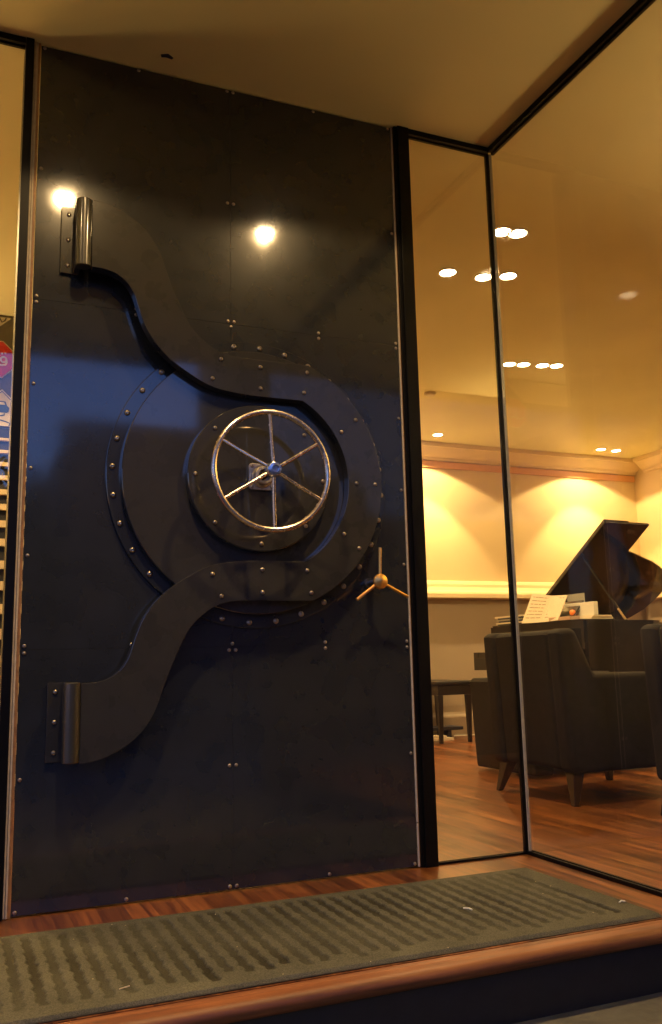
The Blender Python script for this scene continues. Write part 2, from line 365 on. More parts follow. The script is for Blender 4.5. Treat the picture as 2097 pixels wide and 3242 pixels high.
# screws (measured rows); one mesh shared
def dome_mesh(r, h, socket=False):
    prof = [(r, 0), (r*.98, -h*.35), (r*.8, -h*.75), (r*.5, -h*.95)]
    if socket: prof += [(r*.42, -h), (r*.38, -h*.55), (0, -h*.5)]
    else: prof += [(r*.25, -h), (0, -h)]
    bm = lathe(prof, (0, 0, 0), 'y', 16)
    bmesh.ops.recalc_face_normals(bm, faces=bm.faces)
    me = bpy.data.meshes.new('screw'); bm.to_mesh(me); bm.free(); me.materials.append(M['screw'])
    for p in me.polygons: p.use_smooth = True
    try: me.set_sharp_from_angle(angle=R(50))
    except Exception: pass
    return me
me_screw = dome_mesh(.0066, .0045); me_bolt = dome_mesh(.0078, .006, True); me_ring = dome_mesh(.0105, .0075, True)
def stud(name, me, x, y, z, parent, rot=None):
    o = bpy.data.objects.new(name, me); COL.objects.link(o); o.parent = parent
    P_ = pw(parent).translation
    o.location = (x-P_.x, y-P_.y, z-P_.z); o.rotation_euler = (0, random.random()*6, 0); return o
S = []
for x in (.012, .352, .6985, .7225, 1.064, 1.405): S += [(x, 2.984), (x, .016)]
for z in (2.508, 2.029, 2.007, 1.713, 1.419, 1.124, .829, .806, .411): S += [(.013, z), (1.4055, z)]
for z in (2.508, .4115): S += [(.6985, z), (.7225, z)]
for z in (2.029,): S += [(.6985, z), (.7225, z), (.711, 2.0075)]
S += [(.711, .828), (.6985, .8055), (.7225, .8055)]
for x in (.3565, 1.0665): S += [(x, 2.029), (x, 2.007), (x, .829), (x, .807)]
for x, z in S: stud('screw', me_screw, x, -.0002, z, door)

# big flange ring with 32 bolts, raised disc
fl = link('flange_ring', lathe([(.0, -.0005), (.535, -.0005), (.535, -.0105), (.5325, -.012), (.470, -.012), (0, -.012)], (CX, 0, CZ), 'y', 160), 'door', door, smooth=True)
for k in range(32):
    a = R(132.3 + 11.25*k)
    stud('bolt', me_ring, CX + .515*math.cos(a), -.0122, CZ + .515*math.sin(a), fl)
dk = link('raised_disc', lathe([(.470, -.0125), (.487, -.0125), (.487, -.0425), (.4845, -.045), (.30, -.0455), (0, -.0455)], (CX, 0, CZ), 'y', 160), 'door_plate', door, smooth=True)

# arm plate: C ring with two S-shaped arms, mirrored about the centre line
up = [(-.612,.958),(-.584,.957),(-.541,.948),(-.498,.930),(-.458,.907),(-.417,.872),(-.387,.830),(-.367,.790),(-.350,.742),(-.333,.695),(-.314,.650),(-.295,.606),(-.272,.559),(-.244,.520),(-.214,.492),(-.176,.466),(-.130,.449),(-.06,.4425),(.07,.442),(.191,.442)]
lo = [(.165,.301),(.07,.301),(-.03,.302),(-.11,.308),(-.165,.317),(-.210,.332),(-.262,.360),(-.312,.391),(-.354,.426),(-.390,.466),(-.418,.510),(-.436,.552),(-.449,.590),(-.459,.622),(-.470,.645),(-.485,.667),(-.510,.688),(-.54,.702),(-.573,.708),(-.61,.709)]
def spline(p, keep_first=True, sub=4):
    out = []
    for i in range(len(p)-1):
        a = p[max(i-1, 0)]; b = p[i]; c = p[i+1]; d = p[min(i+2, len(p)-1)]
        for k in range(sub):
            t = k/sub
            out.append(tuple(.5*((2*b[j]) + (-a[j]+c[j])*t + (2*a[j]-5*b[j]+4*c[j]-d[j])*t*t + (-a[j]+3*b[j]-3*c[j]+d[j])*t**3) for j in (0, 1)))
    out.append(p[-1]); return out
U = spline(up); L = spline(lo)
a0 = math.atan2(.442, .191); a1 = math.atan2(.301, .165)
arcO = [(.4815*math.cos(a0*(1-2*k/72)), .4815*math.sin(a0*(1-2*k/72))) for k in range(1, 72)]
arcI = [(.3433*math.cos(a1*(-1+2*k/72)), .3433*math.sin(a1*(-1+2*k/72))) for k in range(1, 72)]
mir = lambda q: [(x, -z) for x, z in reversed(q)]
outline = U + arcO + mir(U) + mir(L) + arcI + L
# drop near duplicates
oo = []
for q in outline:
    if not oo or math.hypot(q[0]-oo[-1][0], q[1]-oo[-1][1]) > .0008: oo.append(q)
bm = prism([(CX+x, CZ+z) for x, z in oo], 'y', -.048, -.090)
arm = link('arm_plate', bm, 'door_plate', door, bevel=.0016, seg=2)
B_ = [(-.148,.427),(-.180,.3515),(.001,.413),(.001,.3325),(.1855,.413),(.171,.3325),(.380,.246),(.320,.1945)]
B_ = B_ + [(x, -z) for x, z in B_] + [(.454, 0), (.376, 0)]
for x, z in B_: stud('bolt', me_bolt, CX+x, -.0902, CZ+z, arm)
# hub plate
hp = link('hub_plate', lathe([(.25, -.046), (.2675, -.046), (.2675, -.0835), (.264, -.0865), (0, -.0868)], (CX, 0, CZ), 'y', 128), 'door_plate', door, smooth=True)
for k in range(8): stud('bolt', me_bolt, CX+.2405*math.cos(R(45*k)), -.0868, CZ+.2405*math.sin(R(45*k)), hp)

# hinges
def hinge(zb, zt, name='hinge'):
    # leaf on the panel, barrel bracket, round barrel
    xb = .156
    h = link('hinge', bm_hinge_leaf(zb, zt), 'door_plate', door, bevel=.001, seg=1)
    n = 40; r = .0265
    prof = [(0, 0), (r-.003, 0), (r, .003), (r, zt-zb-.003), (r-.003, zt-zb), (0, zt-zb)]
    link('barrel', lathe(prof, (xb, -.083, zb), 'z', n), 'barrel', h, smooth=True)
    dz = (zt-zb)
    for z in (zb+dz*.118, zb+dz*.5, zb+dz*.882): stud('bolt', me_bolt, .112, -.0142, z, h)
    return h
def bm_hinge_leaf(zb, zt):
    bm = bmesh.new()
    box(bm, .087, .150, -.014, -.0003, zb, zt)
    box(bm, .131, .150, -.083, -.0142, zb+.0008, zt-.0008)
    return bm
hinge(2.122, 2.372); hinge(.460, .710)

# hand wheel
WX, WZ, WY = .794, 1.416, -.212
wheel = link('hand_wheel', tube([(WX+.2085*math.cos(2*math.pi*k/96), WY, WZ+.2085*math.sin(2*math.pi*k/96)) for k in range(96)], .0104, 14, closed=True), 'steel', door, smooth=True)
HX, HZ, HY = .793, 1.4145, -.232
for k in range(6):
    a = R(92 + 60*k)
    c, s = math.cos(a), math.sin(a)
    bm = tube([(HX+.018*c, HY+.004, HZ+.018*s), (HX+.10*c, HY+.013, HZ+.10*s), (WX+.203*c, WY, WZ+.203*s)], .0066, 10)
    bm = lathe([(0, 0), (.009, 0), (.009, .001), (0, .001)], (0, 0, 0), 'y', 4, bm) if False else bm
    link('spoke', bm, 'steel', wheel, smooth=True)
link('hub', lathe([(0, .03), (.022, .03), (.026, .022), (.0285, .008), (.0285, -.004), (.024, -.012), (.0215, -.013), (.0215, -.02), (.0135, -.021), (.0125, -.0135), (0, -.013)], (HX, HY, HZ), 'y', 40), 'cap', wheel, smooth=True)
link('shaft', lathe([(0, 0), (.0125, 0), (.0125, .10), (0, .10)], (HX, HY+.031, HZ), 'y', 24), 'dark', wheel, smooth=True)
# cast bearing behind the wheel
bm = bmesh.new(); q = .048; c_ = .012; Q = []
for sx, sz in ((1, 1), (-1, 1), (-1, -1), (1, -1)):
    b0 = math.atan2(sz, sx)
    for k in (-1, -.5, 0, .5, 1):
        a = b0 + k*math.pi/4; Q.append((CX + sx*(q-c_) + c_*math.cos(a), CZ + sz*(q-c_) + c_*math.sin(a)))
prism(Q, 'y', -.088, -.100, bm)
br = link('bearing_flange', bm, 'cast', door, bevel=.002, seg=2)
link('bearing_collar', lathe([(.040, -.1003), (.040, -.108), (.036, -.112), (.034, -.130), (.030, -.134), (.023, -.134), (.022, -.104), (0, -.104)], (CX, 0, CZ), 'y', 40), 'cast', br, smooth=True)
for sx in (-1, 1):
    for sz in (-1, 1): stud('bolt', me_screw, CX+sx*.0375, -.1002, CZ+sz*.0375, br)

# brass three-arm handle
HB = (1.252, -.100, 1.047)
bh = link('brass_handle', lathe([(0, .022), (.012, .022), (.012, .012), (.026, .010), (.0285, .004), (.0285, -.004), (.026, -.008), (.012, -.0135), (0, -.016)], HB, 'y', 40), 'brass', door, smooth=True)
for a, ln in ((R(88), .127), (R(215), .118), (R(334), .126)):
    c, s = math.cos(a), math.sin(a)
    bm = tube([(HB[0]+r*c, HB[1]+.003, HB[2]+r*s) for r in (.022, .06, ln-.004, ln)], .0062, 12)
    if a < 2: tube([(HB[0]+r*c, HB[1]+.003, HB[2]+r*s) for r in (.0925, .095)], .0069, 12, bm)
    link('handle_arm', bm, 'brass', bh, smooth=True)
link('spindle', lathe([(0, 0), (.012, 0), (.012, .078), (.02, .0785), (.02, .0995), (0, .0995)], (HB[0], HB[1]+.0225-.0225, HB[2]), 'y', 24) if False else lathe([(0, .0222), (.0115, .0222), (.0115, .088), (.021, .0882), (.021, .0996), (0, .0996)], HB, 'y', 28), 'barrel', bh, smooth=True)

# laminated trim strips at both sides of the door, black posts
lt = thing('trim_strip', 'cream and brown layered trim strip left of the black door', 'trim', (-.012, 0, 0))
link('inner_lipping', bx(-.0095, -.0015, -.003, .02, .002, 2.998), 'edge_wood', lt)
link('cream_bead', bx(-.0165, -.0105, -.006, .02, .002, 2.998), 'edge_cream', lt, bevel=.001)
link('cream_bead', bx(-.0235, -.0178, -.004, .02, .002, 2.998), 'edge_cream', lt, bevel=.001)
rt = thing('trim_strip', 'thin pale trim strip right of the black door', 'trim', (1.4225, 0, 0))
link('bead', bx(1.4187, 1.4255, -.002, .02, .160, 2.998), 'edge_cream', rt, bevel=.001)
link('bead', bx(1.4187, 1.4255, -.002, .02, .004, .1565), 'edge_cream', rt, bevel=.001)
link('lip', bx(1.4262, 1.4285, 0, .02, .004, 2.998), 'edge_wood', rt)
lp = thing('door_post', 'narrow black metal post left of the door against the glass', 'post', (-.04, .02, 0))
link('post_profile', bx(-.0535, -.0245, -.012, .10, .001, 2.999), 'frame', lp, bevel=.001)
link('post_face', bx(-.0530, -.0255, -.018, -.0125, .001, 2.999), 'frame', lp)
rp = thing('door_post', 'wide black metal post between the door and the right glass', 'post', (1.463, .02, 0))
link('post_profile', bxs((1.4292, 1.4958, -.010, .09, .001, 2.999)), 'frame', rp, bevel=.001)
link('post_face', bx(1.4425, 1.4945, -.020, -.0105, .001, 2.999), 'frame', rp, bevel=.001)

# ------------------------------------------------------------------ glazing
def pane_thing(label, base, pane, top, bot, extra=None, glassname='pane'):
    t = thing('glass_panel', label, 'glass panel', base)
    link('pane', bx(*pane), 'glass', t)
    link('top_channel', bxs(*top), 'frame', t, bevel=.001)
    link('floor_channel', bxs(*bot), 'frame', t, bevel=.001)
    return t
pane_thing('clear glass panel between the wide black post and the glass corner', (1.7, .006, 0), (1.4905, 1.890, 0, .010, .006, 2.984),
           [(1.4970, 1.902, -.016, -.0008, 2.976, 2.999), (1.4970, 1.902, .0108, .024, 2.976, 2.999)], [(1.4970, 1.892, -.006, -.001, .001, .010), (1.4970, 1.892, .011, .016, .001, .010)])
g2 = pane_thing('large clear glass side panel facing the door at right', (1.912, -1.6, 0), (1.907, 1.917, -3.19, -.007, .006, 2.984),
           [(1.894, 1.906, -3.19, -.017, 2.974, 2.999), (1.918, 1.932, -3.19, -.002, 2.974, 2.999)], [(1.896, 1.906, -3.19, -.002, -.0035, .014), (1.918, 1.928, -3.19, -.002, -.0035, .014)])
link('polished_edge', bx(1.9062, 1.9190, -.0065, .0022, .012, 2.974), 'seal', g2, bevel=.001)
cs = tag(link('corner_seal', bx(1.8905, 1.9055, -.004, .011, .001, 2.9755), 'frame'), 'black vertical seal in the corner where the two glass panels meet', 'seal')
pane_thing('clear glass panel left of the door in front of the sign poster', (-1.5, .006, 0), (-2.98, -.0495, 0, .010, .006, 2.984),
           [(-2.98, -.0540, -.016, -.0008, 2.976, 2.999), (-2.98, -.0540, .0108, .024, 2.976, 2.999)], [(-2.98, -.0540, -.006, -.001, .001, .010), (-2.98, -.0540, .011, .016, .001, .010)])

# ------------------------------------------------------------------ entrance mat
def build_mat():
    x0, x1, y0, y1 = -.95, 1.742, -.893, -.215
    nx, ny = 960, 170
    bm = bmesh.new(); V = []; gl = bm.verts.layers.float.new('groove')
    rnd = random.Random(3)
    ph = {}
    for i in range(nx+1):
        row = []
        x = x0 + (x1-x0)*i/nx
        for j in range(ny+1):
            y = y0 + (y1-y0)*j/ny
            cl = math.floor(x/.049); q1 = (y/.062 + cl*.37) % 1; wob = .0026*math.sin(y*2*math.pi/.072 + cl*1.7) + .0014*math.sin(y*150 + cl*2.1) + .0012*math.sin(y*260 + cl)
            s = (x + wob)/.049
            cell = math.floor(s); u = s-cell
            pr = random.Random(cell*7+11)
            e0 = y0 + .040 + pr.random()*.06; e1 = y1 - .018 - pr.random()*.03
            dep = .6 + .4*pr.random()
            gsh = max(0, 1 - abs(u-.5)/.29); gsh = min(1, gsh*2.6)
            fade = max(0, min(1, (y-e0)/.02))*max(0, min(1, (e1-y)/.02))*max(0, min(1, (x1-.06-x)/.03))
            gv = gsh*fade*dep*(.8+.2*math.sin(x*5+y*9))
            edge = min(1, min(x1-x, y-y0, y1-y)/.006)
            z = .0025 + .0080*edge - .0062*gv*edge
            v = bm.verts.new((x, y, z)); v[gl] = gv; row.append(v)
        V.append(row)
    for i in range(nx):
        for j in range(ny):
            bm.faces.new((V[i][j], V[i+1][j], V[i+1][j+1], V[i][j+1]))
    return bm
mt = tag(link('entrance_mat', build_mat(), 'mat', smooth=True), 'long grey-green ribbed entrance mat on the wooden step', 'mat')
link('rubber_edge', bx(-.955, 1.747, -.8975, -.2105, .0006, .0023), 'board_black', mt)
tag(link('paper_scrap', tube([(1.258, -.585, .013), (1.268, -.60, .0145), (1.271, -.612, .013)], .0022, 6), 'white'), 'tiny curled white scrap lying on the ribbed mat', 'scrap')
tag(link('paper_scrap', tube([(1.706, -.752, .0135), (1.718, -.748, .016), (1.73, -.75, .013)], .0024, 6), 'white'), 'tiny white scrap at the right edge of the mat', 'scrap')
tag(link('twig', tube([(.195, -.80, .0125), (.22, -.795, .014)], .0014, 6), 'edge_cream'), 'short pale splinter lying on the front of the mat', 'splinter')

# ------------------------------------------------------------------ lamps
WARM = (1.0, .64, .27)
def lamp(parent, x, y, power, size, blend, radius=.035, rot=(0, 0, 0), name='lamp_light'):
    l = bpy.data.lights.new(name, 'SPOT'); l.energy = power/8; l.spot_size = R(size); l.spot_blend = blend; l.shadow_soft_size = radius
    l.color = WARM
    o = bpy.data.objects.new(name, l); COL.objects.link(o); o.parent = parent; o.location = (x, y, -.012); o.rotation_euler = rot; return o
def downlight(x, y, label, group, r=.046):
    t = thing('downlight', label, 'ceiling light', (x, y, H), 0, group)
    link('trim_ring', lathe([(r, -.0005), (r+.012, -.0005), (r+.012, -.004), (r+.008, -.006), (r+.001, -.004), (r, -.0005)], (0, 0, 0), 'z', 36), 'trim_white', t, smooth=True, local=True)
    link('lens', lathe([(0, -.0032), (r*.999, -.0032), (r*.999, -.0012), (0, -.0012)], (0, 0, 0), 'z', 32), 'lampglow', t, local=True)
    return t
SP = 100
for i, (x, lab) in enumerate([(.197, 'warm round downlight in the soffit before the hinge side of the door'),
               (1.214, 'warm round downlight in the soffit before the handle side of the door'),
               (-.82, 'warm round downlight in the soffit before the left glass panel')]):
    t = downlight(x, -1.06, lab, 'entrance soffit downlights')
    k_ = 1 if i < 2 else .25
    lamp(t, 0, 0, SP*.5*k_, 133, .12); lamp(t, 0, 0, SP*1.0*k_, 92, .8)
for (x, y, lab, pw_) in [(2.40, .63, 'warm round downlight high up just right of the glass corner', 60), (2.38, 1.165, 'warm round downlight seen left of the glass corner seal', 60),
                    (2.615, 1.15, 'warm round downlight seen just beside the glass corner seal', 0), (2.49, .615, 'second of the two highest downlights right of the glass corner', 0), (2.745, 1.085, 'rightmost downlight of the group at the glass corner seal', 0), (6.47, 4.50, 'small extra downlight beside the washer above the piano', 0),
                    (3.665, 2.43, 'first round downlight of the row of four over the armchairs', 55), (3.775, 2.40, 'second round downlight of the row of four over the armchairs', 0),
                    (3.93, 2.37, 'third round downlight of the row of four over the armchairs', 0), (4.04, 2.34, 'fourth round downlight of the row of four over the armchairs', 45)]:
    t = downlight(x, y, lab, 'room ceiling downlights')
    if pw_: lamp(t, 0, 0, pw_*2.2, 140, .4)
for x, lab in [(2.16, 'wall-washing downlight hidden behind the door side'), (4.21, 'wall-washing downlight over the left pool of light on the back wall'), (6.26, 'wall-washing downlight over the pool of light behind the piano')]:
    t = downlight(x, 4.5, lab, 'wall washing downlights')
    lamp(t, 0, 0, 100, 131, .12, .02); lamp(t, 0, 0, 160, 84, .3, .02)
t = downlight(6.6, 1.2, 'unseen fill downlight added near the far right side wall', 'room ceiling downlights'); lamp(t, 0, 0, 200, 150, .4)  # unseen lamp added to brighten the room
def uplighter(x, y, nrm, label, power, sz=125):  # fill lamps with no visible source, added to brighten the ceiling
    t = thing('fill_uplighter', label, 'added fill light', (x, y, 2.0), 0, 'added fill uplighters')
    link('bowl', lathe([(0, -.06), (.05, -.055), (.10, -.02), (.115, .03), (.108, .03), (.09, -.01), (0, -.045)], (x, y+nrm*.125, 2.0), 'z', 28), 'trim_white', t, smooth=True)
    link('bracket', bx(x-.03, x+.03, min(y, y+nrm*.04), max(y, y+nrm*.04), 1.93, 2.0), 'trim_white', t)
    lamp(t, 0, 0, power, sz, .6, .05, (R(180), 0, 0)).location = (0, nrm*.125, .035)
def aimed(x, y, z, tx, ty, tz, label, power, size):  # unseen fill spots, added to lift the soffit
    t = thing('fill_spotlight', label, 'added fill light', (x, y, z), 0, 'added fill spotlights')
    d = Vector((tx-x, ty-y, tz-z)).normalized(); q_ = d.to_track_quat('-Z', 'Y')
    bm = lathe([(0, .10), (.035, .10), (.042, .09), (.045, -.01), (.040, -.01), (.036, .03), (0, .03)], (0, 0, 0), 'z', 24)
    bmesh.ops.transform(bm, matrix=q_.to_matrix().to_4x4(), verts=bm.verts)
    link('housing', bm, 'trim_white', t, smooth=True, local=True)
    o = lamp(t, 0, 0, power, size, .6, .45); o.location = d*.02; o.rotation_euler = q_.to_euler(); return t
aimed(6.9, -1.6, 1.5, 4.5, -1.45, 3.45, 'unseen fill spotlight added by the far right side wall to brighten the soffit', 1500, 56)
aimed(-5.3, 2.2, 1.5, -3.2, .75, 3.4, 'unseen fill spotlight added by the far left wall to brighten the soffit', 1500, 56)
uplighter(4.6, -3.2, 1, 'unseen fill uplighter added on the street wall near the side glass', 420)
uplighter(6.3, -3.2, 1, 'unseen fill uplighter added on the street wall near the far right wall', 520)
uplighter(-1.5, 2.75, -1, 'unseen fill uplighter added on the partition left of the poster', 170, 155)
uplighter(-3.4, 2.75, -1, 'unseen fill uplighter added on the partition near the far left wall', 420, 155)
t = downlight(-.9, 1.4, 'unseen fill downlight added before the sign poster', 'room ceiling downlights'); lamp(t, 0, 0, 420, 150, .4)  # unseen lamp added to brighten the left lobby
dd = tag(link('smoke_detector', lathe([(0, -.028), (.03, -.028), (.045, -.02), (.05, -.008), (.05, -.0005), (0, -.0005)], (3.44, 3.28, H), 'z', 32), 'detector', smooth=True), 'small round white smoke detector on the room ceiling', 'smoke detector')

# ------------------------------------------------------------------ furniture
def make_armchair(name, label, loc, rz):
    t = thing(name, label, 'armchair', loc, rz, 'dark upholstered armchairs')
    # shell: back with sloping shoulder running into the arms
    side = [(-.42, .16), (-.455, .88), (-.435, .905), (-.36, .905), (-.335, .89), (-.235, .67), (.40, .665), (.42, .645), (.41, .16)]
    for y0, y1 in ((-.37, -.255), (.255, .37)):
        link('arm', prism(side, 'y', y0, y1), 'fabric', t, bevel=.034, seg=5, local=True)
    back = [(-.41, .17), (-.446, .875), (-.43, .90), (-.355, .90), (-.335, .885), (-.25, .44), (-.24, .17)]
    link('backrest', prism(back, 'y', -.2545, .2545), 'fabric', t, bevel=.028, seg=4, local=True)
    link('seat_base', bx(-.239, .40, -.254, .254, .17, .31), 'fabric', t, bevel=.01, seg=2, local=True)
    link('seat_cushion', bx(-.235, .42, -.252, .252, .312, .45), 'fabric', t, bevel=.04, seg=4, local=True)
    for sx in (-1, 1):
        for sy in (-1, 1):
            bm = bmesh.new()
            a = [(sx*.355+dx*.036, sy*.30+dy*.036, .168) for dx, dy in ((-1,-1),(1,-1),(1,1),(-1,1))]
            b = [(sx*.40+dx*.015, sy*.345+dy*.015, .0) for dx, dy in ((-1,-1),(1,-1),(1,1),(-1,1))]
            va = [bm.verts.new(p) for p in a]; vb = [bm.verts.new(p) for p in b]
            bm.faces.new(va); bm.faces.new(vb[::-1])
            for i in range(4): bm.faces.new((va[i], va[(i+1) % 4], vb[(i+1) % 4], vb[i]))
            link('leg', bm, 'leg_wood', t, bevel=.004, seg=2, local=True)
    return t
c1 = make_armchair('armchair', 'charcoal armchair seen from behind just inside the glass corner', (3.17, 1.16, 0), R(0))
sf = thing('sofa', 'dark low sofa between the armchair and the piano bench', 'sofa', (3.65, 2.1, 0))
link('arm', prism([(3.20, .02), (3.17, .60), (3.19, .625), (3.32, .625), (3.34, .60), (3.34, .02)], 'y', 1.74, 2.44), 'fabric', sf, bevel=.018, seg=3)
link('arm', prism([(4.0, .02), (4.0, .60), (4.02, .625), (4.12, .625), (4.14, .60), (4.12, .02)], 'y', 1.74, 2.42), 'fabric', sf, bevel=.018, seg=3)
link('seat', bx(3.342, 3.998, 1.76, 2.30, .10, .42), 'fabric', sf, bevel=.03, seg=3)
link('backrest', bx(3.342, 3.998, 2.302, 2.43, .04, .74), 'fabric', sf, bevel=.03, seg=3)
c3 = copy_tree(c1); c3.location = (3.37, .06, 0); c3.rotation_euler = (0, 0, R(3)); c3['label'] = 'charcoal armchair cut off by the right edge of the photo'
tag(link('folded_card', bxs((3.40, 3.50, .82, .88, .6705, .684), (3.47, 3.56, .83, .87, .6845, .689)), 'paper'), 'small pale folded card on the arm of the charcoal armchair', 'card')

# bench
bt = thing('piano_bench', 'dark wooden piano bench with a padded seat behind the armchairs', 'bench', (4.25, 4.45, 0))
link('seat', bx(3.915, 4.33, 4.22, 4.88, .525, .565), 'leather', bt, bevel=.016, seg=3)
link('apron', bx(3.94, 4.305, 4.24, 4.86, .435, .523), 'leg_wood', bt, bevel=.003)
for x in (3.965, 4.27):
    for y in (4.262, 4.835):
        bm = bmesh.new(); va = [bm.verts.new((x+dx*.028, y+dy*.022, .434)) for dx, dy in ((-1,-1),(1,-1),(1,1),(-1,1))]; vb = [bm.verts.new((x+dx*.016, y+dy*.013, 0)) for dx, dy in ((-1,-1),(1,-1),(1,1),(-1,1))]
        bm.faces.new(va); bm.faces.new(vb[::-1])
        for i in range(4): bm.faces.new((va[i], va[(i+1) % 4], vb[(i+1) % 4], vb[i]))
        link('leg', bm, 'leg_wood', bt, bevel=.002)
# papers and a low tray under the bench
tr = tag(link('low_tray', bxs((3.80, 4.42, 4.62, 4.84, .085, .115), (3.86, 3.90, 4.66, 4.80, .0, .0845), (4.27, 4.31, 4.66, 4.80, 0, .0845)), 'bookdark', bevel=.002), 'low black tray on the floor against the wall behind the bench', 'tray')
tag(link('sheet_music_pile', bxs((3.75, 4.24, 4.50, 4.615, .001, .024)), 'paper'), 'lower pile of white sheet music on the floor behind the bench', 'papers')
tag(link('sheet_music_pile', bxs((3.72, 4.17, 4.51, 4.61, .0245, .046)), 'paper'), 'upper pile of white sheet music resting on another pile', 'papers')
tag(link('power_cable', tube([(4.45+.04*k, 4.86+.008*math.sin(k*1.3), .006) for k in range(12)], .006, 8), 'white', smooth=True), 'thin white cable on the floor along the skirting board', 'cable')

# grand piano
pn = thing('grand_piano', 'black grand piano with its lid raised', 'piano', (5.0, 3.2, 0))
plan = [(4.30, 3.86), (4.30, 2.56), (4.32, 2.54), (4.98, 2.54), (5.10, 2.60), (5.20, 2.76), (5.39, 2.92), (5.62, 3.03), (5.80, 3.16), (5.90, 3.32), (5.93, 3.48), (5.90, 3.64), (5.80, 3.77), (5.62, 3.86)]
def inset(pts, d):
    c = Vector((sum(p[0] for p in pts)/len(pts), sum(p[1] for p in pts)/len(pts))); out = []
    n = len(pts)
    for i in range(n):
        a, b, c2_ = Vector(pts[i-1]), Vector(pts[i]), Vector(pts[(i+1) % n])
        n1 = Vector((-(b-a).y, (b-a).x)).normalized(); n2 = Vector((-(c2_-b).y, (c2_-b).x)).normalized()
        k = (n1+n2); k.normalize(); out.append(tuple(b + k*d/max(.4, k.dot(n1))))
    return out
ins = inset(plan, .035)
bm = bmesh.new(); n = len(plan)
vo0 = [bm.verts.new((x, y, .62)) for x, y in plan]; vo1 = [bm.verts.new((x, y, 1.035)) for x, y in plan]
vi0 = [bm.verts.new((x, y, .76)) for x, y in ins]; vi1 = [bm.verts.new((x, y, 1.035)) for x, y in ins]
for i in range(n):
    j = (i+1) % n
    bm.faces.new((vo0[i], vo0[j], vo1[j], vo1[i])); bm.faces.new((vo1[i], vo1[j], vi1[j], vi1[i])); bm.faces.new((vi1[i], vi1[j], vi0[j], vi0[i]))
bm.faces.new(vo0[::-1])
link('case', bm, 'lacquer', pn, bevel=.003)
link('iron_frame', prism(ins, 'z', .90, .915), 'goldplate', pn)
# front lid part closed over the keyboard end, keybed, keys, cheeks
link('music_shelf', bx(4.30, 4.63, 2.58, 3.83, 1.0355, 1.048), 'lacquer', pn, bevel=.002)
kb = link('keybed', bxs((4.09, 4.2995, 2.58, 3.84, .66, .76), (4.09, 4.2995, 2.58, 2.66, .7605, .815), (4.09, 4.2995, 3.76, 3.84, .7605, .815), (4.09, 4.11, 2.6605, 3.7595, .7605, .812)), 'lacquer', pn, bevel=.004)
bm = bmesh.new()
for k in range(52):
    y = 2.665 + k*.02105; box(bm, 4.115, 4.24, y, y+.0200, .7605, .782)
link('white_keys', bm, 'ivory', kb)
bm = bmesh.new()
for k in range(51):
    if k % 7 in (1, 4): continue
    y = 2.665 + (k+1)*.02105; box(bm, 4.16, 4.24, y-.0055, y+.0055, .7825, .793)
link('black_keys', bm, 'lacquer', kb)
link('fallboard', bx(4.242, 4.2995, 2.661, 3.759, .761, .98), 'lacquer', pn, bevel=.004)
# raised lid: outline measured on its own plane (x, distance from the hinge)
lidp = [(4.664, 0), (4.664, 1.44), (5.134, 1.432), (5.137, 1.09), (5.25, 1.05), (5.392, .997), (5.51, .955), (5.62, .90), (5.74, .83), (5.842, .745), (5.895, .65), (5.915, .55), (5.915, .42), (5.885, .27), (5.81, .14), (5.68, .02), (5.60, 0)]
th = R(33.3); hy, hz = 3.852, 1.045
def lp_(x, l, off): return (x, hy - l*math.cos(th) + off*math.sin(th), hz + l*math.sin(th) + off*math.cos(th))
def lidmesh(pts, o0, o1):
    bm = bmesh.new(); a = [bm.verts.new(lp_(x, l, o0)) for x, l in pts]; b = [bm.verts.new(lp_(x, l, o1)) for x, l in pts]
    bm.faces.new(a); bm.faces.new(b[::-1]); n = len(pts)
    for i in range(n): bm.faces.new((a[i], a[(i+1) % n], b[(i+1) % n], b[i]))
    return bm
lid = link('lid', lidmesh(lidp, 0, .02), 'lacquer', pn, bevel=.003)
link('front_flap', lidmesh([(4.668, .012), (4.668, 1.436), (4.93, 1.43), (4.93, .012)], .0205, .038), 'lacquer', lid, bevel=.003)
link('hinge_strip', lidmesh([(4.72, .001), (4.72, .015), (5.58, .015), (5.58, .001)], -.003, -.0005), 'brass', lid)
lpr = link('lid_prop', tube([(4.72, 2.64, 1.131), (4.72, 3.02, 1.585)], .011, 8), 'lacquer', pn)
link('ferrule', tube([(4.72, 2.56, 1.036), (4.72, 2.6395, 1.1305)], .010, 8), 'steel', lpr)
for x, y in ((4.45, 2.72), (4.45, 3.70), (5.62, 3.45)):
    link('leg', lathe([(0, .045), (.035, .045), (.045, .09), (.05, .30), (.07, .62), (.075, .709), (0, .709)], (x, y, 0), 'z', 16), 'lacquer', pn, smooth=True)
    link('castor', lathe([(0, -.012), (.022, -.012), (.022, .012), (0, .012)], (x, y, .022), 'y', 16), 'brass', pn)
link('pedal_lyre', bxs((4.50, 4.54, 3.10, 3.14, .12, .709), (4.50, 4.54, 3.28, 3.32, .12, .709), (4.47, 4.58, 3.05, 3.37, .06, .12)), 'lacquer', pn)
